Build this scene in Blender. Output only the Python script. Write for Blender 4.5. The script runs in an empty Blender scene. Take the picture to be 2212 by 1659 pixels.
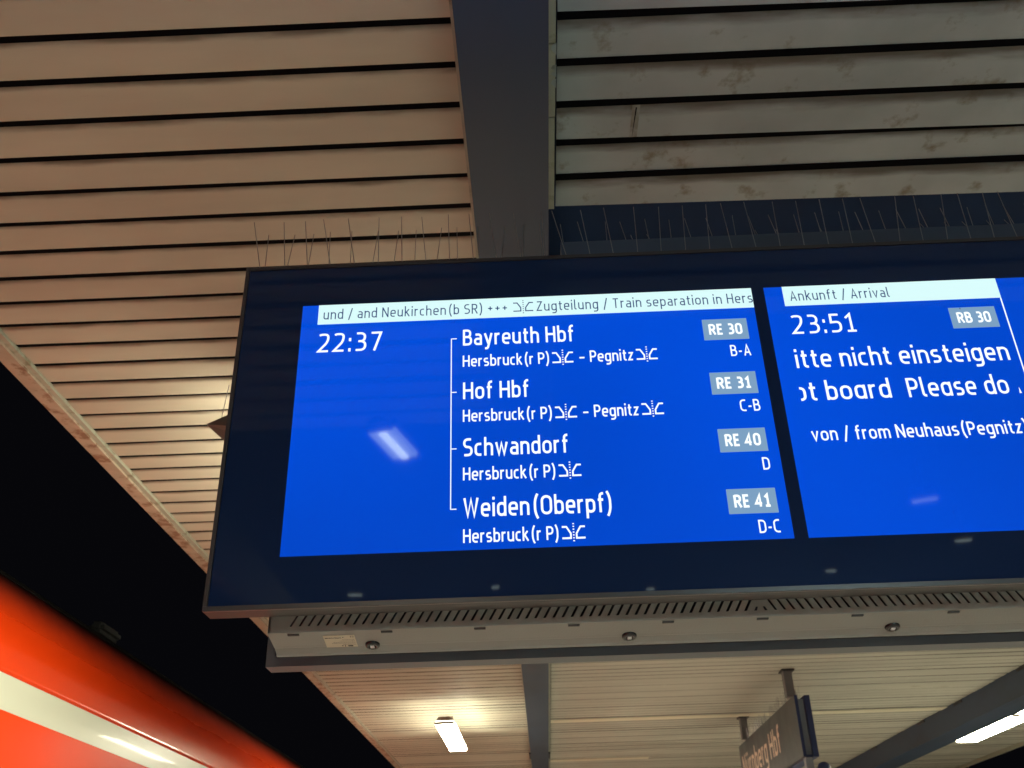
import bpy, bmesh, math, random
from mathutils import Vector, Matrix
random.seed(7)
S = bpy.context.scene
COL = S.collection
ZC = 1.7                       # eye height above the platform
# ------------------------------------------------------------------ camera
D = Vector((79, 1170, 2109)).normalized()
U = Vector((-113, -3795, 2109)); U = (U - D * U.dot(D)).normalized()
R = -D.cross(U); R.normalize()
if R.x < 0: R = -R
M = (R, D, U)                  # world X, Y, Z written in lens coordinates (right, down, forward)
cam_d = bpy.data.cameras.new('camera'); cam = bpy.data.objects.new('camera', cam_d); COL.objects.link(cam)
rt = Vector((R[0], D[0], U[0])); up = -Vector((R[1], D[1], U[1])); bk = -Vector((R[2], D[2], U[2]))
cam.matrix_world = Matrix(((rt.x, up.x, bk.x, 0), (rt.y, up.y, bk.y, 0), (rt.z, up.z, bk.z, ZC), (0, 0, 0, 1)))
cam_d.sensor_width = 36; cam_d.lens = 2109 / 2212 * 36
cam_d.clip_start = .02; cam_d.clip_end = 600
cam_d.dof.use_dof = True; cam_d.dof.focus_distance = 2.25; cam_d.dof.aperture_fstop = 9
S.camera = cam
# ------------------------------------------------------------------ night sky, exposure
W = bpy.data.worlds.new('World'); S.world = W; W.use_nodes = True
bg = W.node_tree.nodes['Background']
bg.inputs[0].default_value = (.55, .55, .80, 1); bg.inputs[1].default_value = .0035
S.view_settings.view_transform = 'Standard'; S.view_settings.look = 'None'
S.view_settings.exposure = 0; S.view_settings.gamma = 1
S.render.engine = 'CYCLES'
S.cycles.use_denoising = True
S.cycles.max_bounces = 7; S.cycles.diffuse_bounces = 5
S.cycles.sample_clamp_indirect = 6
LAMP = 94.0                    # radiance of the tube diffusers

# ------------------------------------------------------------------ materials
def nodes(name):
    m = bpy.data.materials.new(name); m.use_nodes = True
    nt = m.node_tree; return m, nt, nt.nodes['Principled BSDF']
def mat(name, col, rough=.5, metal=0, spec=.5, var=.0, scale=6, stretch=(1, 1, 1), bump=0, bscale=80, dirt=None, dscale=4, dlo=.58, dhi=.72, coat=0):
    m, nt, p = nodes(name); N, L = nt.nodes, nt.links
    p.inputs['Base Color'].default_value = (*col, 1); p.inputs['Roughness'].default_value = rough
    p.inputs['Metallic'].default_value = metal; p.inputs['Specular IOR Level'].default_value = spec
    p.inputs['Coat Weight'].default_value = coat; p.inputs['Coat Roughness'].default_value = .04
    if var or dirt or bump:
        g = N.new('ShaderNodeNewGeometry'); mp = N.new('ShaderNodeMapping'); mp.inputs['Scale'].default_value = stretch
        L.new(g.outputs['Position'], mp.inputs[0])
    src = None
    if var:
        n = N.new('ShaderNodeTexNoise'); n.inputs['Scale'].default_value = scale; n.inputs['Detail'].default_value = 5
        L.new(mp.outputs[0], n.inputs[0])
        r = N.new('ShaderNodeMapRange'); r.inputs[1].default_value = .3; r.inputs[2].default_value = .7
        r.inputs[3].default_value = 1 - var; r.inputs[4].default_value = 1 + var
        L.new(n.outputs[0], r.inputs[0])
        x = N.new('ShaderNodeVectorMath'); x.operation = 'SCALE'; x.inputs[0].default_value = col
        L.new(r.outputs[0], x.inputs['Scale']); src = x.outputs[0]
        rr = N.new('ShaderNodeMapRange'); rr.inputs[3].default_value = max(0, rough - .12); rr.inputs[4].default_value = min(1, rough + .12)
        L.new(n.outputs[0], rr.inputs[0]); L.new(rr.outputs[0], p.inputs['Roughness'])
    if dirt:
        n2 = N.new('ShaderNodeTexNoise'); n2.inputs['Scale'].default_value = dscale; n2.inputs['Detail'].default_value = 8
        n2.inputs['Roughness'].default_value = .62
        L.new(mp.outputs[0], n2.inputs[0])
        r2 = N.new('ShaderNodeMapRange'); r2.inputs[1].default_value = dlo; r2.inputs[2].default_value = dhi
        L.new(n2.outputs[0], r2.inputs[0])
        mx = N.new('ShaderNodeMix'); mx.data_type = 'RGBA'
        L.new(r2.outputs[0], mx.inputs[0])
        if src: L.new(src, mx.inputs[6])
        else: mx.inputs[6].default_value = (*col, 1)
        mx.inputs[7].default_value = (*dirt, 1); src = mx.outputs[2]
    if src: L.new(src, p.inputs['Base Color'])
    if bump:
        n3 = N.new('ShaderNodeTexNoise'); n3.inputs['Scale'].default_value = bscale; n3.inputs['Detail'].default_value = 3
        L.new(mp.outputs[0], n3.inputs[0])
        b = N.new('ShaderNodeBump'); b.inputs['Strength'].default_value = bump; b.inputs['Distance'].default_value = .003
        L.new(n3.outputs[0], b.inputs['Height']); L.new(b.outputs[0], p.inputs['Normal'])
    return m
def emis(name, col, s=1.0, base=(.02, .02, .02), rough=.3, spec=.0):
    m, nt, p = nodes(name)
    p.inputs['Base Color'].default_value = (*base, 1); p.inputs['Roughness'].default_value = rough
    p.inputs['Specular IOR Level'].default_value = spec
    p.inputs['Emission Color'].default_value = (*col, 1); p.inputs['Emission Strength'].default_value = s
    return m
SLAT = mat('slat_enamel_tan', (.53, .51, .41), .58, var=.10, scale=3, stretch=(.35, 1.6, 1), bump=.15, bscale=7, dirt=(.40, .30, .20), dscale=5, dlo=.66, dhi=.8)  # tan enamel; the other bays recolour it for their light
SLATG = mat('slat_enamel_stained_dim_light', (.37, .43, .45), .6, var=.16, scale=2.5, stretch=(1.2, 1.0, 1), bump=.3, bscale=7, dirt=(.21, .20, .15), dscale=8, dlo=.57, dhi=.70)  # enamel greyed and darkened for cooler, dimmer light; the stains are dirt
SLATB = mat('slat_enamel_rear_light', (.53, .53, .46), .58, var=.12, scale=2, stretch=(.4, 1.5, 1), bump=.15, bscale=7, dirt=(.24, .19, .12), dscale=4, dlo=.62, dhi=.78)  # enamel tinted for the light in the rear and far bays
GAP = mat('gap_black', (.0015, .0018, .003), .95, spec=.1)  # for black strips put in the open slat gaps to show them dark
VOID = mat('roof_deck_dark', (.028, .048, .10), .9, var=.3, scale=2)  # blue in the dark deck paints in flare from the screens
BEAM = mat('beam_paint_flare_blue', (.038, .064, .115), .5, var=.10, scale=1.6, stretch=(1, .4, 1), bump=.1, bscale=30, dirt=(.032, .045, .07), dscale=2, dlo=.5, dhi=.8)  # blue in the paint stands for flare from the screens
COVER = mat('cover_strip_white', (.8, .76, .6), .6)
TRIM = mat('trim_pale_enamel', (.40, .42, .34), .4, var=.12, scale=9, dirt=(.16, .17, .10), dscale=9, dlo=.55, dhi=.7)
RUST = mat('flange_rusting_enamel', (.46, .38, .29), .6, var=.12, scale=12, bump=.3, bscale=40, dirt=(.26, .16, .10), dscale=11, dlo=.50, dhi=.60)
GLASS = mat('glass_border_haze_navy', (.009, .021, .070), .03, spec=.22)  # black glass; the navy base paints in haze around the screens
BEZEL = mat('bezel_anodised_dark', (.055, .05, .055), .32, metal=.4, bump=.05, bscale=200)
LIP = mat('lip_brushed_aluminium', (.36, .31, .30), .38, metal=.6, var=.08, scale=8, stretch=(.5, 4, 4))
CASE = mat('housing_powder_coat_greige', (.31, .31, .285), .48, var=.06, scale=5, bump=.25, bscale=260, dirt=(.26, .23, .18), dscale=5, dlo=.6, dhi=.8)
DARK = mat('housing_inside_dark', (.008, .010, .022), .8)
REAR = mat('rear_frame_slate', (.10, .115, .14), .42, var=.06, scale=4, bump=.15, bscale=200)
STEEL = mat('spike_wire_stainless', (.24, .24, .26), .35, metal=.8)
PLAS = mat('spike_strip_polycarbonate', (.10, .11, .12), .4)
STICK = mat('rating_label_silver', (.62, .56, .42), .4, var=.05, scale=30)
INK = mat('label_ink', (.03, .03, .03), .6)
CLIP = mat('clip_dark_plastic', (.035, .03, .032), .5)
DOME = mat('sensor_dome_black', (.008, .009, .013), .12, spec=.6)
SCREEN = emis('lcd_blue', (0.0, .068, .66), 1.0, rough=.04, spec=.24, base=(.002, .003, .006))
nt = SCREEN.node_tree; _n = nt.nodes.new('ShaderNodeTexNoise'); _n.inputs['Scale'].default_value = .9; _n.inputs['Detail'].default_value = 1
_g = nt.nodes.new('ShaderNodeNewGeometry'); nt.links.new(_g.outputs['Position'], _n.inputs[0])
_r = nt.nodes.new('ShaderNodeMapRange'); _r.inputs[1].default_value = .3; _r.inputs[2].default_value = .7; _r.inputs[3].default_value = .84; _r.inputs[4].default_value = 1.16
nt.links.new(_n.outputs[0], _r.inputs[0]); nt.links.new(_r.outputs[0], nt.nodes['Principled BSDF'].inputs['Emission Strength'])
HEAD = emis('lcd_header_pale', (.70, .98, .98), 1.0, spec=.1, rough=.05)
WHITE = emis('lcd_white', (.93, 1.0, 1.0), 1.12)
NAVY = emis('lcd_header_ink', (.008, .04, .17), 1.0)
BOX = emis('lcd_grey_blue', (.20, .35, .54), 1.0)
TEAL = emis('lcd_caption', (.88, 1.0, 1.0), 1.0)
DIFF = emis('luminaire_diffuser', (1.0, .93, .69), LAMP, base=(.8, .8, .8))
DIFFS = emis('louvre_luminaire_diffuser', (.75, 1.0, .95), 7, base=(.8, .8, .8))
LBODY = mat('luminaire_sheet_metal', (.30, .27, .21), .45, var=.08, scale=6)
WEDGE = mat('guard_sheet_grey', (.10, .095, .09), .5, var=.12, scale=9)
RED = mat('train_paint_traffic_red', (.87, .056, .004), .35, spec=.05, coat=.03, var=.03, scale=.8)
GREY = mat('train_paint_light_grey', (.66, .69, .58), .3, spec=.18, coat=.08)
def painted_fade():  # unlit upper shoulder painted in: red fades to black with height
    m, nt, p = nodes('train_shoulder_red_painted_fade'); N, L = nt.nodes, nt.links
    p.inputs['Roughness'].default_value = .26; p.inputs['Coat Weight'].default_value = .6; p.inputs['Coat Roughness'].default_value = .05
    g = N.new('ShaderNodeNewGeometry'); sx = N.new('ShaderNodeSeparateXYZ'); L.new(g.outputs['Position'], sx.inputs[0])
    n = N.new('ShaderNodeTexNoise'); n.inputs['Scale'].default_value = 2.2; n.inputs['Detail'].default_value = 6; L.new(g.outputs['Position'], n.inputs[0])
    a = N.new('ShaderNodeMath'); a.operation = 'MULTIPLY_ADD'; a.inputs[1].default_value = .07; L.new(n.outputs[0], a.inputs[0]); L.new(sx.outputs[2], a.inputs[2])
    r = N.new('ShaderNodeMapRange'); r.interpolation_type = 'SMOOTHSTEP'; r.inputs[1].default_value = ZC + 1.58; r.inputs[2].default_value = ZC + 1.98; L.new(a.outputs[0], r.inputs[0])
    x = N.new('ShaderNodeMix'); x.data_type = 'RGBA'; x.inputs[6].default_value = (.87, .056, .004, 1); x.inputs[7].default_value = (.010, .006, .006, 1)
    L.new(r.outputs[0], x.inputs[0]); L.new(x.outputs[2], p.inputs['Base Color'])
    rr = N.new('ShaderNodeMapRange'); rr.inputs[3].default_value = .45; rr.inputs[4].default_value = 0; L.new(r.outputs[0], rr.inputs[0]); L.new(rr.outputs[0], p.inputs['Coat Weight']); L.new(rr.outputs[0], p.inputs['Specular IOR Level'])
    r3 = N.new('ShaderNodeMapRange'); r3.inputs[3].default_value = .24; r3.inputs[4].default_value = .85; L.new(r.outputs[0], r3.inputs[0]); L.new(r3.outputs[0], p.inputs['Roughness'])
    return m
FADE = painted_fade()
TROOF = mat('train_roof_dark_grey', (.010, .009, .009), .95, spec=.1, var=.3, scale=3)  # grey roof, taken near black to carry on the painted shade
TWIN = mat('train_window_glass', (.01, .012, .014), .05, spec=.6)
UNDER = mat('train_underframe', (.03, .03, .03), .8)
CONC = mat('platform_concrete', (.56, .55, .52), .8, var=.15, scale=2, bump=.5, bscale=30, dirt=(.40, .38, .36), dscale=1.5)
EDGE = mat('platform_edge_white', (.7, .7, .66), .7, var=.1)
BALL = mat('ballast_brown', (.10, .085, .07), .95, var=.4, scale=14, bump=1, bscale=20)
RAIL = mat('rail_steel', (.25, .2, .17), .4, metal=.7)
SIGNF = mat('sign_face_slate', (.034, .044, .062), .35, spec=.5, var=.1, scale=4)
SIGNE = mat('sign_edge_navy', (.020, .034, .12), .45)
SIGNC = mat('sign_core_grey', (.20, .23, .28), .4)
SIGNT = mat('sign_letter_cream', (.80, .68, .56), .5)
POLE = mat('pole_grey_paint', (.13, .13, .14), .45, var=.1)

def edge_shade_grime(m, col, width, amt):  # near slat edge darkened: soft edge shade painted in along with dirt
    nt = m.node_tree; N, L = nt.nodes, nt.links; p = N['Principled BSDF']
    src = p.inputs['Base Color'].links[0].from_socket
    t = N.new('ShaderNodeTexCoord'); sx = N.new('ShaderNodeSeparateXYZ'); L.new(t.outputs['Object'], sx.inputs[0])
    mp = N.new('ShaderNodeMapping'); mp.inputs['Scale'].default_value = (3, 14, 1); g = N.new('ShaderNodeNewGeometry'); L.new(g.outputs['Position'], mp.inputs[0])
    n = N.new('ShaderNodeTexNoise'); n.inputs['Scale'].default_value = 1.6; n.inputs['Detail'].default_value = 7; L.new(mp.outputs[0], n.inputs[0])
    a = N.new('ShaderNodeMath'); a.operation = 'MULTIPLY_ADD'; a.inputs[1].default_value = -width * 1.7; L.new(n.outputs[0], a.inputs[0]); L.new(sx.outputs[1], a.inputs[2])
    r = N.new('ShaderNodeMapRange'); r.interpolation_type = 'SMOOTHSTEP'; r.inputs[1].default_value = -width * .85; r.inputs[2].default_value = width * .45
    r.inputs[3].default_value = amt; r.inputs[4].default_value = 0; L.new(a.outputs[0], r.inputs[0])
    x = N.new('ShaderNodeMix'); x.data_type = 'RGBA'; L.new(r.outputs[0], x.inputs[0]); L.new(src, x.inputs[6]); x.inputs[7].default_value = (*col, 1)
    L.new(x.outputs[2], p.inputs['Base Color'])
edge_shade_grime(SLAT, (.10, .07, .045), .022, .85)
edge_shade_grime(SLATG, (.085, .065, .045), .042, .9)

# ------------------------------------------------------------------ helpers
def tag(o, label=None, cat=None, group=None, kind=None):
    if label: o['label'] = label
    if cat: o['category'] = cat
    if group: o['group'] = group
    if kind: o['kind'] = kind
    return o
def empty(name, loc=(0, 0, 0), **k):
    o = bpy.data.objects.new(name, None); o.empty_display_size = .1; o.location = (loc[0], loc[1], loc[2]); COL.objects.link(o)
    return tag(o, **k)
def obj(name, bm, m, parent=None, smooth=False, loc=None):
    me = bpy.data.meshes.new(name)
    bmesh.ops.recalc_face_normals(bm, faces=bm.faces)
    bm.to_mesh(me); bm.free(); me.materials.append(m)
    if smooth:
        for p in me.polygons: p.use_smooth = True
    return link(name, me, parent, loc)
def link(name, me, parent=None, loc=None):
    o = bpy.data.objects.new(name, me); COL.objects.link(o)
    if parent is not None: o.parent = parent
    if loc is not None: o.location = loc
    return o
def box(bm, x0, x1, y0, y1, z0, z1):
    v = [bm.verts.new((x, y, z)) for x in (x0, x1) for y in (y0, y1) for z in (z0, z1)]
    for f in ((0, 1, 3, 2), (4, 6, 7, 5), (0, 4, 5, 1), (2, 3, 7, 6), (0, 2, 6, 4), (1, 5, 7, 3)): bm.faces.new([v[i] for i in f])
    return v
def boxobj(name, m, parent, x0, x1, y0, y1, z0, z1, bevel=0):
    bm = bmesh.new(); box(bm, x0, x1, y0, y1, z0, z1)
    if bevel: bmesh.ops.bevel(bm, geom=bm.edges[:], offset=bevel, segments=2, affect='EDGES', profile=.6)
    return obj(name, bm, m, parent)
def prism_x(bm, prof, x0, x1, cap=True):      # closed (y, z) outline extruded along x
    a = [bm.verts.new((x0, y, z)) for y, z in prof]; b = [bm.verts.new((x1, y, z)) for y, z in prof]
    n = len(prof)
    for i in range(n): bm.faces.new((a[i], a[(i + 1) % n], b[(i + 1) % n], b[i]))
    if cap: bm.faces.new(a); bm.faces.new(b[::-1])
def prism_y(bm, prof, y0, y1, cap=True):      # closed (x, z) outline extruded along y
    a = [bm.verts.new((x, y0, z)) for x, z in prof]; b = [bm.verts.new((x, y1, z)) for x, z in prof]
    n = len(prof)
    for i in range(n): bm.faces.new((a[i], a[(i + 1) % n], b[(i + 1) % n], b[i]))
    if cap: bm.faces.new(a); bm.faces.new(b[::-1])
def tube(bm, p, q, r, n=5, r2=None):
    p, q = Vector(p), Vector(q); d = (q - p).normalized(); r2 = r if r2 is None else r2
    a = d.orthogonal().normalized(); b = d.cross(a)
    A = [bm.verts.new(p + (a * math.cos(t) + b * math.sin(t)) * r) for t in [2 * math.pi * i / n for i in range(n)]]
    B = [bm.verts.new(q + (a * math.cos(t) + b * math.sin(t)) * r2) for t in [2 * math.pi * i / n for i in range(n)]]
    for i in range(n): bm.faces.new((A[i], A[(i + 1) % n], B[(i + 1) % n], B[i]))
    bm.faces.new(A[::-1]); bm.faces.new(B)

# ------------------------------------------------------------------ stroke lettering
def bowl(w=3.9, r=1.85): return ([(0, .6), (0, 6.6), (w, 6.6), (w, .6)], r, True)
G = {
 'a': (3.6, [([(.3, 6.6), (3.6, 6.6), (3.6, 0)], 1.6, 0), ([(3.6, 3.9), (0, 3.9), (0, .6), (3.6, .6)], 1.45, 0)]),
 'ɑ': (3.9, [bowl(), ([(3.9, 7.2), (3.9, 0)], 0, 0)]),
 'b': (3.9, [bowl(), ([(0, 10.4), (0, 0)], 0, 0)]),
 'c': (3.1, [([(3.3, 6.6), (0, 6.6), (0, .6), (3.3, .6)], 1.9, 0)]),
 'd': (3.9, [bowl(), ([(3.9, 10.4), (3.9, 0)], 0, 0)]),
 'e': (3.9, [([(0, 3.6, 0), (3.9, 3.6, 0), (3.9, 6.6, 1.8), (0, 6.6, 1.8), (0, .6, 1.9), (3.6, .6, 0)], 0, 0)]),
 'f': (2.5, [([(2.9, 9.9), (.9, 9.9), (.9, 0)], 1.5, 0), ([(-.3, 6.6), (2.7, 6.6)], 0, 0)]),
 'g': (3.9, [bowl(), ([(3.9, 7.2), (3.9, -2.3), (.3, -2.3)], 1.7, 0)]),
 'h': (3.9, [([(0, 10.4), (0, 0)], 0, 0), ([(0, 4.6), (0, 6.6), (3.9, 6.6), (3.9, 0)], 1.8, 0)]),
 'i': (0, [([(0, 7.2), (0, 0)], 0, 0), ([(0, 8.7), (0, 10.2)], 0, 0)]),
 'k': (3.6, [([(0, 10.4), (0, 0)], 0, 0), ([(3.4, 7.2), (.2, 3.4)], 0, 0), ([(1.1, 4.3), (3.8, 0)], 0, 0)]),
 'l': (1.0, [([(0, 10.4), (0, .6), (1.5, .6)], 1.2, 0)]),
 'm': (7.0, [([(0, 7.2), (0, 0)], 0, 0), ([(0, 4.6), (0, 6.6), (3.5, 6.6), (3.5, 0)], 1.7, 0), ([(3.5, 4.6), (3.5, 6.6), (7, 6.6), (7, 0)], 1.7, 0)]),
 'n': (3.9, [([(0, 7.2), (0, 0)], 0, 0), ([(0, 4.6), (0, 6.6), (3.9, 6.6), (3.9, 0)], 1.8, 0)]),
 'o': (4.1, [bowl(4.1, 2.0)]),
 'p': (3.9, [bowl(), ([(0, 7.2), (0, -2.9)], 0, 0)]),
 'r': (2.2, [([(0, 7.2), (0, 0)], 0, 0), ([(0, 4.4), (0, 6.6), (2.5, 6.6)], 1.9, 0)]),
 's': (3.3, [([(3.1, 6.6), (0, 6.6), (0, 3.6), (3.4, 3.6), (3.4, .6), (0, .6)], 1.48, 0)]),
 't': (2.3, [([(.9, 9.3), (.9, .6), (2.7, .6)], 1.3, 0), ([(-.3, 6.6), (2.6, 6.6)], 0, 0)]),
 'u': (3.9, [([(3.9, 7.2), (3.9, 0)], 0, 0), ([(3.9, 2.6), (3.9, .6), (0, .6), (0, 7.2)], 1.8, 0)]),
 'ü': (3.9, [([(3.9, 7.2), (3.9, 0)], 0, 0), ([(3.9, 2.6), (3.9, .6), (0, .6), (0, 7.2)], 1.8, 0), ([(.7, 8.7), (.7, 10.1)], 0, 0), ([(3.2, 8.7), (3.2, 10.1)], 0, 0)]),
 'v': (4.0, [([(0, 7.2), (2, .35), (4, 7.2)], 0, 0)]),
 'w': (6.2, [([(0, 7.2), (1.6, .4), (3.1, 6.6), (4.6, .4), (6.2, 7.2)], 0, 0)]),
 'y': (4.1, [([(0, 7.2), (2.15, .6)], 0, 0), ([(4.2, 7.2), (1.7, -2.3), (.0, -2.3)], .9, 0)]),
 'z': (3.3, [([(0, 6.6), (3.2, 6.6), (0, .6), (3.4, .6)], 0, 0)]),
 'A': (5.0, [([(0, 0), (2.5, 9.6), (5, 0)], 0, 0), ([(.8, 2.9), (4.2, 2.9)], 0, 0)]),
 'B': (4.4, [([(0, 10), (0, 0)], 0, 0), ([(0, 9.4), (3.9, 9.4), (3.9, 5.3), (0, 5.3)], 1.8, 0), ([(0, 5.3), (4.4, 5.3), (4.4, .6), (0, .6)], 2.0, 0)]),
 'C': (4.2, [([(4.4, 9.4), (0, 9.4), (0, .6), (4.4, .6)], 2.6, 0)]),
 'D': (4.7, [([(0, 10), (0, 0)], 0, 0), ([(0, 9.4), (4.7, 9.4), (4.7, .6), (0, .6)], 2.6, 0)]),
 'E': (3.6, [([(3.8, 9.4), (0, 9.4), (0, .6), (3.8, .6)], 0, 0), ([(0, 5.1), (3.4, 5.1)], 0, 0)]),
 'H': (4.8, [([(0, 10), (0, 0)], 0, 0), ([(4.8, 10), (4.8, 0)], 0, 0), ([(0, 5.1), (4.8, 5.1)], 0, 0)]),
 'N': (4.9, [([(0, 10), (0, 0)], 0, 0), ([(4.9, 10), (4.9, 0)], 0, 0), ([(0, 9.7), (4.9, .3)], 0, 0)]),
 'O': (5.0, [([(0, .6), (0, 9.4), (5, 9.4), (5, .6)], 2.45, 1)]),
 'P': (4.3, [([(0, 10), (0, 0)], 0, 0), ([(0, 9.4), (4.3, 9.4), (4.3, 4.5), (0, 4.5)], 2.1, 0)]),
 'R': (4.4, [([(0, 10), (0, 0)], 0, 0), ([(0, 9.4), (4.2, 9.4), (4.2, 4.8), (0, 4.8)], 2.0, 0), ([(2.2, 4.8), (4.6, 0)], 0, 0)]),
 'S': (4.2, [([(4.0, 9.4), (0, 9.4), (0, 5.1), (4.3, 5.1), (4.3, .6), (0, .6)], 2.1, 0)]),
 'T': (4.6, [([(2.3, 9.4), (2.3, 0)], 0, 0), ([(-.2, 9.4), (4.8, 9.4)], 0, 0)]),
 'W': (7.4, [([(0, 10), (1.9, .4), (3.7, 9.2), (5.5, .4), (7.4, 10)], 0, 0)]),
 'Z': (4.3, [([(0, 9.4), (4.2, 9.4), (0, .6), (4.5, .6)], 0, 0)]),
 '(': (1.6, [([(1.8, 11), (.2, 8.5), (.2, .5), (1.8, -2)], 3.2, 0)]),
 ')': (1.6, [([(-.2, 11), (1.4, 8.5), (1.4, .5), (-.2, -2)], 3.2, 0)]),
 '/': (2.8, [([(0, -1.4), (2.9, 10.6)], 0, 0)]),
 '+': (4.0, [([(0, 4.6), (4, 4.6)], 0, 0), ([(2, 2.6), (2, 6.6)], 0, 0)]),
 '-': (2.4, [([(-.1, 4.0), (2.5, 4.0)], 0, 0)]),
 '–': (4.4, [([(0, 4.0), (4.4, 4.0)], 0, 0)]),
 ':': (.3, [([(.15, 5.4), (.15, 7.1)], 0, 0), ([(.15, 0), (.15, 1.7)], 0, 0)]),
 '0': (4.4, [([(0, .6), (0, 9.4), (4.4, 9.4), (4.4, .6)], 2.2, 1)]),
 '1': (3.6, [([(0, 7.4), (2.1, 9.4), (2.1, .6)], 0, 0), ([(0, .6), (3.9, .6)], 0, 0)]),
 '2': (4.3, [([(.1, 9.0, 0), (1, 9.4, .5), (4.1, 9.4, 2.0), (4.1, 5.6, 1.8), (0, .6, 0), (4.4, .6, 0)], 0, 0)]),
 '3': (4.2, [([(.2, 9.4), (3.9, 9.4), (3.9, 5.2), (1, 5.2)], 1.9, 0), ([(1, 5.2), (4.2, 5.2), (4.2, .6), (0, .6)], 2.1, 0)]),
 '4': (4.6, [([(3.5, 0), (3.5, 9.6), (0, 2.7), (4.8, 2.7)], 0, 0)]),
 '5': (4.2, [([(3.9, 9.4, 0), (.4, 9.4, 0), (.3, 5.4, 0), (4.2, 5.7, 2.1), (4.2, .6, 2.1), (0, .6, 0)], 0, 0)]),
 '7': (4.2, [([(0, 9.4), (4.3, 9.4), (1.5, 0)], 0, 0)]),
 '§': (18.4, [([(0, 9.1), (3.6, 9.1), (6.9, 4.2), (6.9, .8), (0, .8)], 0, 0), ([(18.4, 9.1), (14.8, 9.1), (11.5, 4.2), (11.5, .8), (18.4, .8)], 0, 0)]
      + [([(9.2, y - .4), (9.2, y + .4)], 0, 0) for y in (-1.2, .9, 3.0, 5.1, 7.2, 9.3, 11.3)]),
}
def fillet(pts, r, closed):
    P = [(p[0], p[1], (p[2] if len(p) > 2 else r)) for p in pts]; n = len(P); out = []
    for i, (x, y, rr) in enumerate(P):
        if not closed and i in (0, n - 1) or rr <= 0: out.append((x, y)); continue
        p = Vector((x, y)); a = Vector(P[i - 1][:2]); b = Vector(P[(i + 1) % n][:2])
        la, lb = (a - p).length, (b - p).length; da, db = (a - p) / la, (b - p) / lb
        lim_a = la if (not closed and i == 1) else la / 2; lim_b = lb if (not closed and i == n - 2) else lb / 2
        k = 1.06
        t = min(rr * k, lim_a, lim_b); s, e = p + da * t, p + db * t
        for j in range(7):
            u = j / 6; c = .62   # cubic with slightly square shoulders
            q = s * (1 - u) ** 3 + (s + (p - s) * c) * 3 * u * (1 - u) ** 2 + (e + (p - e) * c) * 3 * u * u * (1 - u) + e * u ** 3
            out.append((q.x, q.y))
    res = []
    for q in out:
        if not res or (Vector(q) - Vector(res[-1])).length > 1e-4: res.append(q)
    if closed and (Vector(res[0]) - Vector(res[-1])).length < 1e-4: res.pop()
    return [Vector(q) for q in res]
def stroke(bm, pts, w, closed, fx, fy, ori, lift):
    n = len(pts); L, Rr = [], []
    for i in range(n):
        if closed: a, b = pts[i - 1], pts[(i + 1) % n]
        else: a, b = pts[max(0, i - 1)], pts[min(n - 1, i + 1)]
        d1 = (pts[i] - a); d2 = (b - pts[i])
        if d1.length < 1e-9: d1 = d2
        if d2.length < 1e-9: d2 = d1
        d1 = d1.normalized(); d2 = d2.normalized(); t = (d1 + d2)
        t = t.normalized() if t.length > 1e-6 else d1
        nr = Vector((-t.y, t.x)); c = max(.45, nr.dot(Vector((-d1.y, d1.x))))
        L.append(pts[i] + nr * (w / 2 / c)); Rr.append(pts[i] - nr * (w / 2 / c))
    def V(p): return bm.verts.new(ori(p.x * fx, p.y * fy, lift))
    l = [V(p) for p in L]; r = [V(p) for p in Rr]
    for i in range(n if closed else n - 1):
        j = (i + 1) % n
        bm.faces.new((l[i], r[i], r[j], l[j]))
def layout(text, w, gap):
    x = w / 2; items = []
    for ch in text:
        if ch == ' ': x += 2.6 + gap * .3; continue
        if ch == '\t': x += 9; continue
        if ch == '~': x += .9; continue
        if ch == '(' : x -= 1.9
        adv, st = G[ch]; items.append((x, st)); x += adv + w + gap
    return items, x - gap - w / 2
def text(name, s, x0, x1, base, cap, w, m, parent, ori, gap=1.35, lift=0, clip=None, label=None):
    """s fitted between x0 and x1 on baseline base, capitals cap high, stroke w tenths of cap"""
    items, tot = layout(s, w, gap); fy = cap / 10; fx = (x1 - x0) / tot
    bm = bmesh.new(); k = 0
    for gx, st in items:
        for pts, r, cl in st:
            P = [q + Vector((gx, 0)) for q in fillet(pts, r, bool(cl))]
            n0 = len(bm.verts)
            stroke(bm, P, w, bool(cl), fx, fy, lambda a, b, c: ori(x0 + a, base + b, c), lift + (k % 7) * .00004); k += 1
    if clip is not None:
        bmesh.ops.bisect_plane(bm, geom=bm.verts[:] + bm.edges[:] + bm.faces[:], plane_co=(clip, 0, 0), plane_no=(1, 0, 0), clear_inner=True)
    o = obj(name, bm, m, parent)
    if label: o['label'] = label
    return o

# ================================================================== GROUND
def slab(name, m, x0, x1, y0, y1, z0, z1, **k):
    return tag(boxobj(name, m, None, x0, x1, y0, y1, z0, z1), kind='structure', **k)
slab('ground', BALL, -150, 150, -150, 200, -1.9, -.96)
slab('platform', CONC, -2.42, 7.35, -60, 120, -.955, 0)
slab('platform_edge_strip', EDGE, -2.30, -2.12, -60, 120, .0, .004)

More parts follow.
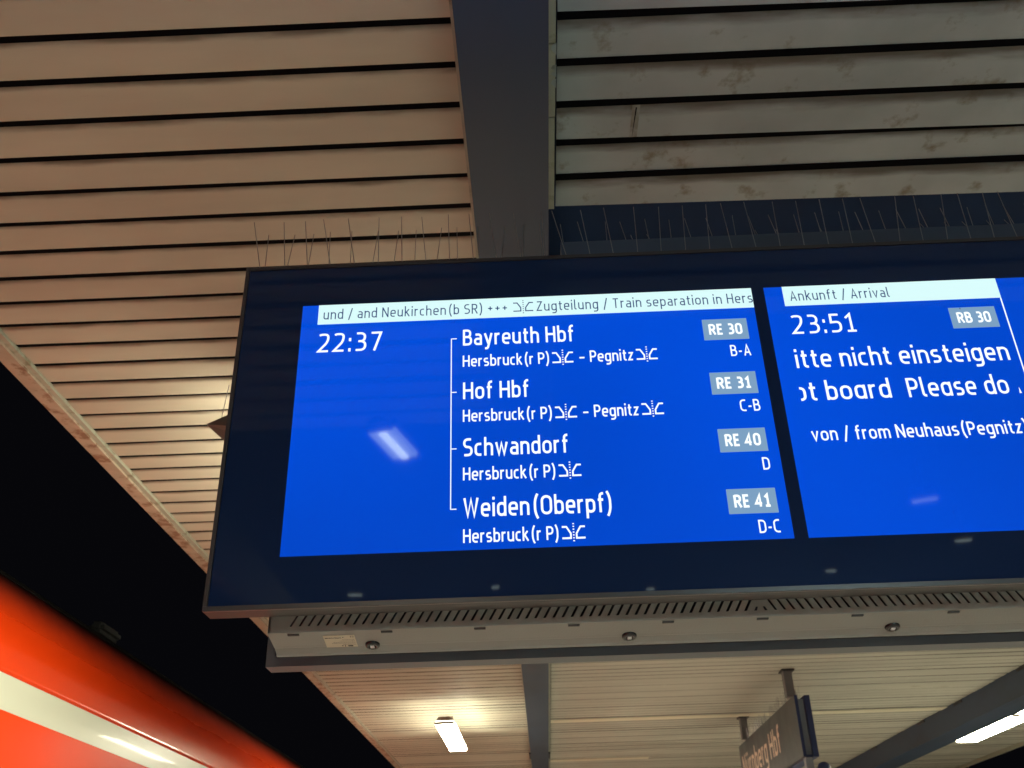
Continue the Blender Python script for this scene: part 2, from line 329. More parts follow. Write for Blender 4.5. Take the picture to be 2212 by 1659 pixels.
# ================================================================== CANOPY CEILING
H = ZC + 2.2
def slat_profile(w, t=.013):
    return [(0, t), (.0015, .0095), (.007, .0052), (.016, .0018), (.030, 0), (w - .002, 0), (w, .002), (w, .007), (w - .0015, .007), (w - .0018, .004), (.028, .0024), (.012, .0055), (.004, t)]
def slat_mesh(name, L, w, m, sag=0, seg=1, seed=0):
    """one lay-in aluminium slat, x from 0 to L, with a little wave along it"""
    rnd = random.Random(seed); bm = bmesh.new(); prof = slat_profile(w); prev = None
    ph = rnd.uniform(0, 6); n = len(prof)
    for i in range(seg + 1):
        x = L * i / seg
        dz = sag * math.sin(ph + 5.5 * i / max(1, seg)) ; dy = sag * .8 * math.sin(ph * 2 + 4 * i / max(1, seg))
        ring = [bm.verts.new((x, y + dy, z + dz)) for y, z in prof]
        if prev:
            for j in range(n): bm.faces.new((prev[j], prev[(j + 1) % n], ring[(j + 1) % n], ring[j]))
        else: bm.faces.new(ring[::-1])
        prev = ring
    bm.faces.new(prev)
    bmesh.ops.recalc_face_normals(bm, faces=bm.faces)
    me = bpy.data.meshes.new(name); bm.to_mesh(me); bm.free(); me.materials.append(m); return me
def bay(label, x0, x1, y_list, pitch_far, y_far, m, variants=4, pitch_near=.1595, sag=.0012, w=.137, tilt=.006):
    root = empty('slatted_ceiling', (x0, 0, H), label=label, kind='structure')
    meshes = [slat_mesh('slat', x1 - x0, w, m, sag, 3, 11 + i) for i in range(variants)]
    for i, y in enumerate(y_list):
        o = link('slat', meshes[random.randrange(variants)], root, (0, y, random.uniform(-.0015, .0015)))
        o.rotation_euler = (random.uniform(-tilt, tilt), random.uniform(-.0006, .0006), random.uniform(-.0012, .0012))
    bm = bmesh.new()  # black strips stand for the dark gaps between slats
    for y in y_list[1:]: box(bm, 0, x1 - x0, y - (pitch_near - w) - .003, y + .003, .0045, .012)
    if y_far:
        y = y_far[0]
        while y < y_far[1]: box(bm, 0, x1 - x0, y - (pitch_near - w), y, .0012, .012); y += pitch_far
    o = obj('gap_strips', bm, GAP, root); o['kind'] = 'stuff'
    if y_far:
        bm = bmesh.new(); y = y_far[0]
        while y < y_far[1]:
            v0 = len(bm.verts); dz = random.uniform(-.003, .003)
            prism_x(bm, [(y + a, dz + b) for a, b in [(0, .022), (.005, .004), (.02, 0), (w, 0), (w, .02)]], 0, x1 - x0)
            y += pitch_far
        o = obj('distant_slats', bm, m, root); o['kind'] = 'stuff'
    return root
YS = 1.874 + .009
ys_left = [YS + .1595 * k for k in range(-14, 60)]
yf = ys_left[-1] + .1595
left = bay('tan slatted ceiling bay between the beam and the canopy edge over the train', -2.155, -.172, ys_left, .1595, (yf, 46), SLAT)
ys_r = [1.879 + .009 + .1675 * k for k in (-8, -7, -6, -5, -4, -3, -2, -1, 0, 1, 2, 3, 4)]
ys_r2 = [3.17 + .1595 * k for k in range(0, 51)]
mid_near = bay('stained slatted ceiling bay, greyed for dimmer light, in front of the dark opening above the display', .122, 4.945, ys_r, 0, None, SLATG, variants=5, pitch_near=.1675, sag=.0085, w=.147, tilt=.035)
mid = bay('slatted ceiling bay, tinted for its light, behind the display and around the station name sign', .122, 4.945, ys_r2, .1595, (ys_r2[-1] + .1595, 46), SLATB)
far = bay('narrow slatted ceiling bay beyond the second beam, with the tube light', 5.345, 7.1, [1.2 + .1595 * k for k in range(0, 61)], .1595, (1.2 + .1595 * 61, 46), SLATB)
# light cover strips across the bays
for x0, x1, y, par in ((.122, 4.945, 12.44, mid), (.122, 1.62, 15.72, mid)):
    bm = bmesh.new(); box(bm, x0, x1, y, y + .20, -.008, -.004); o = obj('cover_strip', bm, COVER, par); o.location = (-.122, 0, 0)
# roof deck above the slats
slab('roof_deck', VOID, -2.26, 7.2, -12, 60, H + .42, H + .55)
def rim(name, x0, x1, y0, y1, z0, z1, m, label):
    return tag(boxobj(name, m, None, x0, x1, y0, y1, z0, z1), label=label, cat='trim')
# edge over the train: pale channel and rusting flange
fas = empty('canopy_edge', (-2.2, 0, H), label='pale canopy edge channel with rusting pink flange above the train', cat='canopy edge')
bm = bmesh.new(); box(bm, .015, .042, -12, 60, -.012, .4); obj('channel', bm, TRIM, fas)
y = -3.0; i = 0
while y < 46:
    L = 3.0
    bm = bmesh.new(); box(bm, -.058, .013, y, y + L - .004, -.022, -.008); obj('flange', bm, RUST, fas); y += L
bm = bmesh.new(); box(bm, -.056, -.004, -12, 60, -.006, .5); obj('upstand', bm, VOID, fas)
fas2 = empty('canopy_edge', (7.12, 0, H), label='dull canopy edge strip at the far right beside the dark', cat='canopy edge')
bm = bmesh.new(); box(bm, 0, .03, -12, 60, -.05, .4); obj('channel', bm, TRIM, fas2)
bm = bmesh.new(); box(bm, .034, .13, -12, 60, -.02, .4); obj('flange', bm, LBODY, fas2)

PATCH = mat('slat_patch_grime', (.25, .26, .23), .7, var=.25, scale=20, dirt=(.38, .42, .42), dscale=12, dlo=.45, dhi=.62)
slab('added_recess_panel', mat('recess_flare_navy', (.013, .034, .095), .8, spec=.2, var=.15, scale=3), .096, 4.94, 2.70, 3.18, H + .10, H + .115)  # panel added to catch light; its navy paints in flare from the screens
for y, x, l in ((2.255, .355, .0),):
    bm = bmesh.new(); box(bm, x - .122, x - .122 + .024, y - .036, y + .102, -.0045, -.0035); obj('slat_joint', bm, PATCH, mid_near)
bm = bmesh.new(); v = [bm.verts.new(p) for p in ((.243, 2.225, -.0075), (.2475, 2.225, -.0075), (.241, 2.352, -.0075), (.2405, 2.352, -.0075))]; bm.faces.new(v); obj('crack', bm, GAP, mid_near)
# beams
def beam(x0, x1, z0, label, tri=True):
    b = empty('steel_beam', ((x0 + x1) / 2, 0, H), label=label, cat='beam')
    cx = (x0 + x1) / 2
    bm = bmesh.new(); box(bm, x0 - cx, x1 - cx, -12, 60, z0 - H, .40); obj('girder', bm, BEAM, b)
    return b, cx
b1, cx = beam(-.158, .093, ZC + 2.1, 'wide painted beam, tinted flare blue, overhead between the tan and the grey ceiling')
bm = bmesh.new(); box(bm, -.173 - cx, -.1605 - cx, -12, 60, -.012, .03); obj('edge_trim', bm, TRIM, b1)
bm = bmesh.new(); box(bm, -.030 - cx, .000 - cx, -12, 60, -.1025, -.0985); obj('seam_cover', bm, BEAM, b1)
bm = bmesh.new()          # right hand trim, bent and nibbled where slat ends were forced in
ys = [-12]; 
for y in (1.42, 1.55, 1.66, 1.71, 1.78, 1.86, 1.905, 1.99, 2.03): ys.append(y)
box(bm, .0965 - cx, .117 - cx, -12, 1.955, -.012, -.004); box(bm, .0965 - cx, .117 - cx, 1.962, 2.245, -.012, -.004); box(bm, .0965 - cx, .116 - cx, 2.252, 2.69, -.012, -.004)
box(bm, .0965 - cx, .117 - cx, 3.17, 60, -.012, -.004)
obj('edge_trim', bm, TRIM, b1)
for y, d in ((1.955, .02), (2.035, .012), (2.09, .016), (1.72, .02), (2.06, .01)):
    bm = bmesh.new(); a = [bm.verts.new(p) for p in ((.119 - cx, y, -.0135), (.119 - cx, y + d * 2.2, -.0135), (.103 - cx, y + d * 1.1, -.0135), (.108 - cx, y + d * .3, -.0135))]
    bm.faces.new(a); e = bmesh.ops.extrude_face_region(bm, geom=bm.faces[:]); bmesh.ops.translate(bm, verts=[v for v in e['geom'] if isinstance(v, bmesh.types.BMVert)], vec=(0, 0, .001))
    obj('bent_slat_tip', bm, SLATG, b1)
for sx in (-.166, .104):       # dark joint plates far along the beam
    bm = bmesh.new(); box(bm, sx - cx - .018, sx - cx + .018, 14.9, 15.4, -.03, -.013); obj('joint_plate', bm, CLIP, b1)
b2, cx2 = beam(4.955, 5.335, ZC + 1.94, 'dark second beam running diagonally behind the station sign')
for y in (10.2, 12.0, 13.3, 15.4):
    bm = bmesh.new(); box(bm, -.205, -.192, y, y + .25, -.03, -.002); obj('cable_clip', bm, CLIP, b2)
bm = bmesh.new(); box(bm, -.235, -.192, 8.9, 8.96, -.075, -.01); obj('hook', bm, TRIM, b2)

# ================================================================== LUMINAIRES
def luminaire(x0, x1, y0, y1, z0, z1, label, dif=DIFF, group='tube luminaires under the canopy'):
    t = empty('ceiling_luminaire', ((x0 + x1) / 2, y0, z0), label=label, cat='ceiling light', group=group)
    w = (x1 - x0) / 2; hh = z1 - z0; L = y1 - y0
    bm = bmesh.new(); prism_y(bm, [(-w + .005, .016), (-w * .9, 0), (w * .9, 0), (w - .005, .016), (w - .005, hh * .40), (-w + .005, hh * .40)], .04, L - .04); obj('diffuser', bm, dif, t)
    bm = bmesh.new(); prism_y(bm, [(-w + .012, hh * .41), (w - .012, hh * .41), (w - .05, hh), (-w + .05, hh)], .0, L); obj('housing', bm, LBODY, t)
    for a, b in ((0, .037), (L - .037, L)):
        bm = bmesh.new(); prism_y(bm, [(-w - .004, hh * .31), (-w - .004, .01), (-w * .9, -.004), (w * .9, -.004), (w + .004, .01), (w + .004, hh * .31)], a, b); obj('end_cap', bm, LBODY, t)
    for y in ((.95, L - .25) if L > 1 else (.2,)):
        bm = bmesh.new(); tube(bm, (0, y, hh), (0, y, H - z0 + .01), .012, 6); obj('hanger', bm, LBODY, t)
    return t
ZL = ZC + 1.95
luminaire(-1.16, -.94, 11.05, 12.98, ZL, ZL + .075, 'bright tube light on the tan ceiling, seen whole below the display')
luminaire(-1.16, -.94, 3.86, 5.72, ZL, ZL + .075, 'tube light on the tan ceiling, hidden behind the left end of the display')
luminaire(-1.16, -.94, 18.3, 20.2, ZL, ZL + .075, 'tube light on the tan ceiling, just under the bottom edge of the picture')
luminaire(-1.16, -.94, -5.5, -3.6, ZL, ZL + .075, 'tube light on the tan ceiling behind the viewer')
luminaire(5.46, 5.74, 11.9, 13.75, ZC + 1.97, ZC + 2.045, 'bright tube light beyond the second beam, left of the pair at the lower right corner')
luminaire(5.46, 5.74, 9.9, 11.82, ZC + 1.97, ZC + 2.045, 'bright tube light beyond the second beam, at the right edge of the picture')
luminaire(5.46, 5.74, -3.2, -1.3, ZC + 1.97, ZC + 2.045, 'tube light of the far bay behind the viewer')
o = luminaire(-.74, -.60, -.46, -.06, ZC + 2.06, ZC + 2.12, 'short louvre light above the viewer, mirrored in the blue screen', dif=DIFFS, group='louvre lights above the viewer')
TUBE = emis('bare_tube', (.85, 1.0, .85), 26, base=(.8, .8, .8))
bm = bmesh.new(); box(bm, -.012, .020, .05, .34, -.012, -.003); obj('tube', bm, TUBE, o)
o.rotation_euler.z = math.radians(14.5); o.location = (-.615, -.461, ZC + 2.06)
COOL = emis('added_cool_diffuser', (.72, 1.0, .98), 230, base=(.8, .8, .8))  # for an added, unseen light that brightens and cools the grey bay
luminaire(2.5, 2.72, -5.9, -4.0, ZL, ZL + .075, 'added cool white light behind the viewer, unseen, for the grey bay', dif=COOL)

# ================================================================== GREY GUARD WITH SPIKES BY THE HIDDEN LIGHT
g = empty('loudspeaker', (-1.15, 3.66, ZC + 1.84), label='grey wedge shaped loudspeaker with three bird spikes behind the left edge of the display', cat='loudspeaker')
bm = bmesh.new()
lo = [(-.205, -.04, .035), (-.12, .16, -.01), (.16, .16, -.03), (.16, -.09, -.03)]
hi = [(-.06, -.06, .090), (-.04, .12, .11), (.16, .12, .11), (.16, -.09, .11)]
a = [bm.verts.new(p) for p in lo]; b = [bm.verts.new(p) for p in hi]
bm.faces.new(a); bm.faces.new(b[::-1])
for i in range(4): bm.faces.new((a[i], a[(i + 1) % 4], b[(i + 1) % 4], b[i]))
obj('housing', bm, WEDGE, g)
for p, q in (((-.145, -.035, .05), (-.125, -.05, .215)), ((-.135, -.035, .05), (-.115, .02, .13)), ((-.09, -.03, .07), (-.03, -.20, .215))):
    bm = bmesh.new(); tube(bm, p, q, .0018, 4); obj('spike_wire', bm, STEEL, g)
bm = bmesh.new(); tube(bm, (.08, .04, .09), (.08, .04, .37), .015, 6); obj('hanger', bm, LBODY, g)

# ================================================================== DISPLAY BOARD
YB = 2.0
def zz(z): return z + ZC
XL, XR = -.70, 1.843
board = empty('departure_display', (0, YB, ZC), label='large hanging display with two blue screens of train departures in a black glass front', cat='display board')
def P(name, m, x0, x1, y0, y1, z0, z1, bevel=0, parent=board):
    return boxobj(name, m, parent, x0, x1, y0 - YB, y1 - YB, z0, z1, bevel)
# front frame: bezel strips round the glass
bm = bmesh.new()
for a in ((XL, XR, .594, .604), (XL, XR, 1.467, 1.476)): box(bm, a[0], a[1], -.003, .055, a[2], a[3])
for a in ((XL, XL + .009), (XR - .009, XR)): box(bm, a[0], a[1], -.0031, .0549, .6042, 1.4668)
fr = obj('front_frame', bm, BEZEL, board)
bm = bmesh.new(); prism_x(bm, [(.002, .5935), (.056, .602), (.056, .606), (.002, .5945)], XL + .001, XR - .001); obj('bottom_lip', bm, LIP, board)
glass = P('front_glass', GLASS, XL + .0095, XR - .0095, YB + .001, YB + .030, .6045, 1.4665)
# screens
def ori(yoff): return lambda a, b, c: (a, yoff - c, b)
O = ori(-.0006)
def plate(name, m, x0, x1, z0, z1, y, parent, dy=.0003):
    bm = bmesh.new(); box(bm, x0, x1, y, y + dy, z0, z1); return obj(name, bm, m, parent)
s1 = plate('screen', SCREEN, -.5475, .5565, .7085, 1.3545, .0004, board, .0004); s1['label'] = 'left blue screen with the 22:37 departures'
s2 = plate('screen', SCREEN, .587, 1.691, .7085, 1.3545, .0004, board, .0004); s2['label'] = 'right blue screen with the 23:51 arrival'
YO = -.0004
def T(*a, **k): return text('lettering', *a, ori=ori(-.0012), **k)
def rect(name, m, x0, x1, z0, z1, par, y=-.0004): return plate(name, m, x0, x1, z0, z1, y, par)
rect('header_bar', HEAD, -.5075, .5565, 1.298, 1.3545, s1)
T('und / and Neukirchen (b SR) +++ §~Zugteilung / Train separation in Hers', -.494, .5555, 1.3115, 0.0285, 1.02, NAVY, s1, gap=1.75)
T('22:37', -.503, -.348, 1.2175, .0535, 1.05, WHITE, s1, gap=1.6)
BW = .0022
rect('bracket_line', WHITE, -.1805, -.1805 + BW, .802, 1.243, s1)
for z in (1.242, 1.095, .949, .803): rect('bracket_tick', WHITE, -.178, -.1665, z - BW / 2, z + BW / 2, s1)
rows = (('Bayreuth Hbf', .1155, 'Hersbruck (r P)~§ – Pegnitz~§', .3115, 'RE 30', 'B-A', .483),
        ('Hof Hbf', .0025, 'Hersbruck (r P)~§ – Pegnitz~§', .3115, 'RE 31', 'C-B', .485),
        ('Schwandorf', .0865, 'Hersbruck (r P)~§', .1135, 'RE 40', 'D', .5145),
        ('Weiden (Oberpf)', .1735, 'Hersbruck (r P)~§', .1135, 'RE 41', 'D-C', .4845))
for i, (a, xa, b, xb, c, d, xd) in enumerate(rows):
    z = -.1461 * i
    T(a, -.1515, xa, 1.2215 + z, .0445, 1.32, WHITE, s1, gap=1.25)
    T(b, -.152, xb, 1.1625 + z, .031, 1.32, WHITE, s1, gap=1.2)
    rect('line_box', BOX, .4255, .5325, 1.210 + z * 1.008, 1.268 + z * 1.008, s1)
    T(c, .439, .519, 1.2245 + z * 1.008, .029, 1.95, WHITE, s1, gap=1.0)
    T(d, xd, .5305, 1.1635 + z * 1.006, .030, 1.25, WHITE, s1, gap=1.2)
rect('header_bar', HEAD, .6315, 1.1515, 1.298, 1.3545, s2)
T('Ankunft / Arrival', .647, .887, 1.3118, 0.0285, 1.02, NAVY, s2, gap=1.75)
T('23:51', .637, .790, 1.217, .0535, 1.05, WHITE, s2, gap=1.6)
rect('line_box', BOX, 1.0175, 1.1275, 1.216, 1.274, s2)
rect('mark', INK, 1.0445, 1.0462, 1.2685, 1.2725, s2, -.0016)
T('RB 30', 1.0325, 1.112, 1.2305, .029, 1.95, WHITE, s2, gap=1.0)
T('itte nicht einsteigen', .631, 1.127, 1.124, .0500, 1.22, WHITE, s2, gap=1.35)
T('ot boɑrd', .6135, .834, 1.037, .0500, 1.22, WHITE, s2, gap=1.35, clip=.6265)
T('Pleɑse do', .873, 1.1025, 1.036, .0500, 1.22, WHITE, s2, gap=1.35)
bm = bmesh.new(); a = [bm.verts.new(p) for p in ((1.1235, -.0012, 1.036), (1.1285, -.0012, 1.036), (1.1255, -.0012, 1.052))]; bm.faces.new(a); obj('clipped_letter', bm, WHITE, s2)
T('von / from Neuhɑus (Pegnitz)'.replace('ɑ', 'a'), .634, 1.117, .935, .0335, 1.28, WHITE, s2, gap=1.3)
rect('column_line', WHITE, 1.1485, 1.1515, .7085, 1.2975, s2)
# housing below and behind the glass
XH0, XH1 = -.585, 1.728
bm = bmesh.new(); box(bm, XH0 + .004, XH1 - .004, .115, .49, .63, 1.44); obj('housing', bm, DARK, board)
# slotted vent plate, real openings between slanted bars
yp = .100; zt, z1_, z0_, zb = .640, .613, .583, .5705
bm = bmesh.new()
def bar(xa, xb, xc, xd, za, zb_):   # quad: bottom xa..xb at za, top xc..xd at zb_
    v = [bm.verts.new((x, y, z)) for y in (yp, yp + .0025) for x, z in ((xa, za), (xb, za), (xd, zb_), (xc, zb_))]
    for f in ((0, 1, 2, 3), (7, 6, 5, 4), (0, 4, 5, 1), (1, 5, 6, 2), (2, 6, 7, 3), (3, 7, 4, 0)): bm.faces.new([v[j] for j in f])
box(bm, XH0, XH1, yp, yp + .0025, z1_, zt); box(bm, XH0, XH1, yp, yp + .0025, zb, z0_)
pitch, sw, lean = .01978, .0058, .0172
xs = [-.5375 + pitch * i for i in range(51)]
left_end = XH0; px_b = XH0; px_t = XH0
for x in xs:
    bar(px_b, x - sw / 2, px_t, x + lean - sw / 2, z0_, z1_); px_b = x + sw / 2; px_t = x + lean + sw / 2
mx = .485                       # the lean turns round here
bar(px_b, mx, px_t, mx, z0_, z1_)
xs2 = [2 * mx - x for x in xs[::-1]]
px_b, px_t = mx, mx
for x in xs2:
    bar(px_b, x - sw / 2, px_t, x - lean - sw / 2, z0_, z1_); px_b = x + sw / 2; px_t = x - lean + sw / 2
bar(px_b, XH1, px_t, XH1, z0_, z1_)
obj('vent_plate', bm, CASE, board)
for sx in (-1, 1):
    bm = bmesh.new(); e = .0055
    v = [bm.verts.new((mx + sx * a, yp - .0006, z)) for a, z in ((.0105 - .002, .5835), (.0145, .5835), (.0095, .592), (.0055, .592))]
    bm.faces.new(v); bmesh.ops.translate(bm, verts=bm.verts[:], vec=(0, 0, 0)); obj('short_slot', bm, DARK, board)
# tray (lower cover) as one folded sheet
tray = [(.100, .5702), (.106, .5688), (.160, .5571), (.166, .5553), (.172, .5562), (.178, .5535), (.186, .549), (.190, .5465), (.191, .5435), (.197, .5425), (.203, .5455), (.206, .556), (.30, .585), (.49, .632), (.49, .640), (.30, .60), (.20, .585), (.1035, .585), (.1035, .5712)]
bm = bmesh.new(); prism_x(bm, tray, XH0 - .001, XH1 + .001); tr = obj('lower_cover', bm, CASE, board)
bm = bmesh.new(); prism_x(bm, [(.1, .5706), (.1025, .5706), (.1025, .638), (.115, .638), (.115, .66), (.1, .66)], XH0 - .001, XH0 + .004)
obj('side_cheek', bm, CASE, board)
for x in (-.531, -.327, -.124, .080, .284, .488, .692, .898, 1.10, 1.31, 1.51, 1.69):
    bm = bmesh.new(); box(bm, x - .0125, x + .0125, .1045, .112, .5655, .5725); bmesh.ops.bevel(bm, geom=bm.edges[:], offset=.0008, segments=1, affect='EDGES'); obj('clip', bm, CLIP, board)
def tray_z(y): # underside of the tray between .106 and .178
    return .5688 + (y - .106) * (.5571 - .5688) / (.160 - .106) - .0008
for x in (-.366, .203, .781, 1.36):
    c = Vector((x, .163, tray_z(.163) - .002)); nrm = Vector((0, -.25, -1)).normalized(); a = Vector((1, 0, 0)); b = nrm.cross(a)
    bm = bmesh.new(); rings = []
    for rr, hh in ((.0165, -.004), (.0162, .001), (.0145, .0035), (.0085, .0045), (.0078, .002)):
        rings.append([bm.verts.new(c + a * rr * math.cos(t) + b * rr * math.sin(t) + nrm * hh) for t in [2 * math.pi * i / 20 for i in range(20)]])
    for r0, r1 in zip(rings, rings[1:]):
        for i in range(20): bm.faces.new((r0[i], r0[(i + 1) % 20], r1[(i + 1) % 20], r1[i]))
    bm.faces.new(rings[-1]); so = obj('light_sensor', bm, DOME, board, smooth=True)
    bm = bmesh.new(); cc = c + nrm * .0052
    v = [bm.verts.new(cc + a * (.0042 * sx) + b * (.0042 * sy)) for sx, sy in ((-1, -1), (1, -1), (1, 1), (-1, 1))]
    bm.faces.new(v); e = bmesh.ops.extrude_face_region(bm, geom=bm.faces[:]); bmesh.ops.translate(bm, verts=[q for q in e['geom'] if isinstance(q, bmesh.types.BMVert)], vec=nrm * -.002)
    obj('lens', bm, mat('dome_glint_white', (.85, .87, .9), .3), so)  # white square paints in the bright reflection on each dome
# rating sticker, print upside down as seen from below
ya, yb = .116, .170
def onlab(u, v, l=0):   # u along x 0..1 , v 0 at far edge ..1 near edge
    x = -.4685 + .069 * u; y = yb + (ya - yb) * v
    return (x, y, tray_z(y) - .0006 - l)
bm = bmesh.new(); v = [bm.verts.new(onlab(*q)) for q in ((0, 0), (1, 0), (1, 1), (0, 1))]; bm.faces.new(v)
e = bmesh.ops.extrude_face_region(bm, geom=bm.faces[:]); bmesh.ops.translate(bm, verts=[q for q in e['geom'] if isinstance(q, bmesh.types.BMVert)], vec=(0, 0, .0005))
lab = obj('rating_label', bm, STICK, board)
bm = bmesh.new()
def ln(u0, u1, v, h):
    bm.faces.new([bm.verts.new(onlab(a, b, .0003)) for a, b in ((u0, v - h), (u1, v - h), (u1, v + h), (u0, v + h))])
for u0, u1, v, h in ((.04, .10, .80, .035), (.60, .64, .84, .03), (.70, .86, .10, .05), (.5, .55, .12, .03), (.6, .62, .12, .09)): ln(u0, u1, v, h)
u = .10
while u < .55:
    d = random.uniform(.008, .022); ln(u, u + d, .80 + random.uniform(-.015, .015), random.uniform(.02, .045)); u += d + .006
for v, u0, u1 in ((.64, .58, .96), (.53, .48, .96), (.42, .25, .96), (.33, .20, .96), (.22, .55, .96)):
    u = u0
    while u < u1:
        d = random.uniform(.015, .05); ln(u, min(u + d, u1), v, .012); u += d + .012
obj('print', bm, INK, lab)
text('lettering', 'CE', .04, .16, .76, .12, 1.6, INK, lab, lambda a, b, c: onlab(1 - a, 1 - (b - .70), .0004), gap=1.5)
# rear frame (the other face of the double sided board)
bm = bmesh.new(); box(bm, XL, XR, .520, .582, .598, .628); box(bm, XL, XR, .520, .582, 1.44, 1.476); obj('rear_frame', bm, REAR, board)
for a in ((XL, XL + .02), (XR - .02, XR)):
    bm = bmesh.new(); box(bm, a[0], a[1], .5201, .5819, .6282, 1.4398); obj('rear_upright', bm, REAR, board)
bm = bmesh.new(); box(bm, XL + .021, XR - .021, .545, .576, .629, 1.439); obj('rear_glass', bm, GLASS, board)
bm = bmesh.new(); box(bm, XL + .03, XR - .03, .49, .544, .62, 1.44); obj('rear_back', bm, DARK, board)
# mounting traverse and hangers
bm = bmesh.new(); box(bm, .11, XR + .5, .25, .36, 1.62, 1.708); obj('mounting_rail', bm, BEAM, board)
bm = bmesh.new(); box(bm, XL - .07, .11, .26, .35, 1.60, 1.670); obj('mounting_rail', bm, BEAM, board)
for x in (.25, 1.25):
    bm = bmesh.new(); box(bm, x, x + .08, .27, .34, 1.43, 1.62); obj('bracket', bm, BEAM, board)
    bm = bmesh.new(); box(bm, x - .01, x + .09, 1.32, 1.42, 1.62, 2.65); obj('drop_rod', bm, VOID, board)
    bm = bmesh.new(); box(bm, x, x + .08, .36, 1.32, 1.63, 1.69); obj('arm', bm, BEAM, board)
# bird spikes
wm = bpy.data.meshes.new('spike_wire'); bm = bmesh.new(); tube(bm, (0, 0, 0), (0, 0, 1), .00125, 4, .001); bm.to_mesh(wm); bm.free(); wm.materials.append(STEEL)
def wire(par, p, q):
    o = link('spike_wire', wm, par); p, q = Vector(p), Vector(q); d = q - p
    o.location = p; o.rotation_mode = 'QUATERNION'; o.rotation_quaternion = d.to_track_quat('Z', 'Y'); o.scale = (1, 1, d.length)
sp1 = P('spike_strip', PLAS, XL + .02, XR - .02, YB + .008, YB + .045, 1.476, 1.480)
sp2 = P('spike_strip', PLAS, XL - .06, XR + .45, YB + .285, YB + .325, 1.671, 1.674)
lean0 = [-.033, -.016, -.018, -.030, -.027, -.004, -.006, -.015, -.004, -.012, -.018, -.016, -.002, -.034, -.018]
x = -.672; i = 0
while x < 1.83:
    l = lean0[i] if i < len(lean0) else random.choice((-.018, .002, .02, -.012, -.025, -.016, .008))
    wire(sp1, (x, .025, 1.478), (x + l, .025, 1.641 + random.uniform(-.003, .003)))
    x += .0605 + random.uniform(-.002, .002); i += 1
x = -.752; i = 0
while x < 2.25:
    zb_ = 1.672 if x < .11 else 1.709
    l = (.0, .016, .010, -.004, -.002, .014, .012, .002, .015, -.002)[i % 10] if x < 0 else random.choice((-.016, -.008, .0, -.02))
    wire(sp2, (x, .30, zb_), (x + l, .30, 1.816 + random.uniform(-.004, .004)))
    if x > .11 and random.random() < .6: wire(sp2, (x + .03, .33, zb_), (x + .03 + random.choice((-.03, -.015, -.02)), .35, 1.80))
    x += .0625; i += 1

# ================================================================== STATION NAME SIGN
sg = empty('station_name_sign', (2.59, 10.05, ZC + 1.36), label='hanging slate station name sign reading Nürnberg Hbf on two poles', cat='sign')
X0 = 2.517 - 2.59
bm = bmesh.new(); prism_y(bm, [(X0, .02), (X0 + .004, 0), (X0 + .03, 0), (X0 + .03, .575), (X0, .575)], 0, 3.2); f1 = obj('face_panel', bm, SIGNF, sg)
bm = bmesh.new(); box(bm, X0, X0 + .0305, -.004, -.0005, 0, .575); obj('end_strip', bm, SIGNE, sg)
bm = bmesh.new(); box(bm, X0 + .098, X0 + .150, -.004, 3.2, -.005, .57); obj('face_panel', bm, SIGNE, sg)
bm = bmesh.new(); box(bm, X0 + .031, X0 + .097, .05, 3.15, .02, .545); obj('core', bm, SIGNC, sg)
bm = bmesh.new(); box(bm, X0 + .031, X0 + .097, .02, 3.1, -.012, .019); obj('bottom_channel', bm, SIGNE, sg)
text('lettering', 'Nürnberg Hbf', -3.06, -.86, .17, .265, 1.5, SIGNT, f1, lambda a, b, c: (X0 - .003 - c, -a, b), gap=1.2)
for y in (.05, 2.59):
    bm = bmesh.new(); box(bm, X0 - .055, X0 + .03 - .002, y, y + .09, .573, 2.2 - 1.36 + .0); 
    o = obj('pole', bm, POLE, sg)
    bm = bmesh.new(); box(bm, X0 - .075, X0 + .055, y - .03, y + .12, 2.2 - 1.36 - .018, 2.2 - 1.36 - .003); obj('flange', bm, CLIP, o)
bm = bmesh.new(); r = random.Random(3)
for i in range(150):
    y = r.uniform(0, 3.15); x = r.choice((X0 + .01, X0 + .045, X0 + .12)); tube(bm, (x, y, .575), (x + r.uniform(-.03, .03), y + r.uniform(-.02, .02), .575 + r.uniform(.09, .14)), .0013, 3)
o = obj('bird_spikes', bm, STEEL, sg); o['kind'] = 'stuff'
ld = empty('platform_camera', (2.60, 10.0, ZC + 1.27), label='small dome camera on a short post under the near end of the station sign', cat='camera')
bm = bmesh.new(); box(bm, -.075, -.005, .02, .10, -.12, .078); obj('post', bm, SIGNC, ld)
bm = bmesh.new(); bmesh.ops.create_uvsphere(bm, u_segments=16, v_segments=10, radius=.065, matrix=Matrix.Translation((.09, .03, -.03))); obj('dome', bm, SIGNE, ld, smooth=True)
bm = bmesh.new(); box(bm, -.004, .03, .02, .05, -.05, -.03); obj('arm', bm, SIGNE, ld)

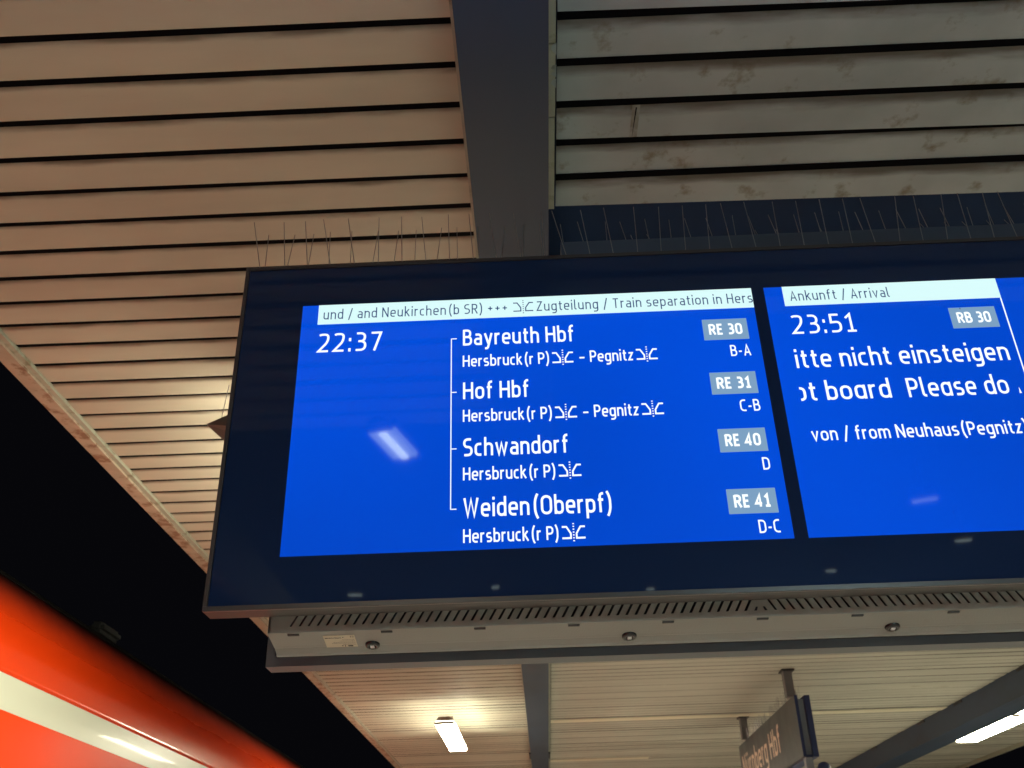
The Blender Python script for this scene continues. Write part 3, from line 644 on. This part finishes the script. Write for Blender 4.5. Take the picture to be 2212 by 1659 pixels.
# small spots hanging behind the viewer; their mirror images are the faint streaks low in the glass
SPOT = emis('spot_diffuser', (.80, 1.0, .92), 6, base=(.8, .8, .8))
for n_, rx, rz, w_, a_ in (('over the beam', -.042, .312, .045, 10), ('third from the beam', .31, .317, .06, 5), ('of the pair nearest the display', .425, .392, .13, 20), ('closest to the second beam', .53, .338, .11, 15), ('between beam and third spot', .12, .304, .05, 0), ('over the tan ceiling', -.19, .309, .09, -8), ('smaller of the pair nearest the display', .455, .345, .09, 12)):
    Ym = 1.97 / rz
    mt = empty('spot_lamp', (rx * Ym, 4 - Ym, ZC + 1.97), label='small hanging spot lamp behind the viewer, ' + n_, cat='spot lamp', group='small spot lamps behind the viewer')
    bm = bmesh.new(); box(bm, -w_ / 2 - .01, w_ / 2 + .01, -.02, .04, .006, .05); obj('housing', bm, LBODY, mt)
    bm = bmesh.new(); box(bm, -w_ / 2, w_ / 2, -.004, .008, -.006, .0055); obj('diffuser', bm, SPOT, mt)
    bm = bmesh.new(); tube(bm, (0, .01, .05), (0, .01, .24), .006, 6); obj('stem', bm, LBODY, mt)
    mt.rotation_euler.z = math.radians(a_)

# ================================================================== TRAIN
tn = empty('train', (-2.9, 0, 0), label='red double deck train with a pale stripe under its curved roof, standing at the platform', cat='train')
def sheet(name, prof, m, y0=-14, y1=44, par=tn, seg=None):
    bm = bmesh.new(); ny = 40; rows = []
    for j in range(ny + 1):
        y = y0 + (y1 - y0) * j / ny; rows.append([bm.verts.new((x, y, z)) for x, z in prof])
    for a, b in zip(rows, rows[1:]):
        for i in range(len(prof) - 1): bm.faces.new((a[i], a[i + 1], b[i + 1], b[i]))
    e = bmesh.ops.extrude_face_region(bm, geom=bm.faces[:]); bmesh.ops.translate(bm, verts=[q for q in e['geom'] if isinstance(q, bmesh.types.BMVert)], vec=(-.02, 0, -.01))
    return obj(name, bm, m, par, smooth=False)
def arc(p0, p1, p2, n):
    p0, p1, p2 = Vector(p0), Vector(p1), Vector(p2)
    return [tuple(p0 * (1 - t) ** 2 + p1 * 2 * t * (1 - t) + p2 * t * t) for t in [i / n for i in range(n + 1)]]
zs0, zs1 = ZC + 1.094, ZC + 1.275
lower = [(0, -.5), (0, .9)] + [(0, 1.0), (0, zs0)]
body = sheet('body_side', [(0, -.5), (0, zs0)], RED)
stripe = sheet('stripe', [(.0015, zs0), (.0015, zs0 + .09), (0, zs1)], GREY)
shoulder = sheet('roof_shoulder', arc((0, zs1), (-.02, ZC + 1.66), (-.30, ZC + 1.93), 22), FADE)
roof = sheet('roof', arc((-.30, ZC + 1.93), (-.56, ZC + 2.2), (-1.4, ZC + 2.30), 14), TROOF)
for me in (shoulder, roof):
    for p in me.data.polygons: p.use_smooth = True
boxobj('underframe', UNDER, tn, -1.3, -.1, -14, 44, -.9, -.5)
for i in range(22):
    y = -12 + i * 2.5
    w = boxobj('window', TWIN, tn, -.015, .004, y, y + 1.9, ZC - .25, ZC + .45, .004)
for i in range(22):
    y = -12 + i * 2.5
    w = boxobj('window', TWIN, tn, -.015, .004, y, y + 1.9, .25, .85, .004)
bm = bmesh.new(); box(bm, -.62, -.50, 7.5, 7.9, ZC + 2.10, ZC + 2.19); bmesh.ops.bevel(bm, geom=bm.edges[:], offset=.03, segments=2, affect='EDGES'); obj('roof_smudge_block', bm, UNDER, tn)  # made-up block standing for a faint grey smudge at the roof edge
for x in (-3.7, -5.1):
    o = slab('rail', RAIL, x - .035, x + .035, -60, 120, -.955, -.80)
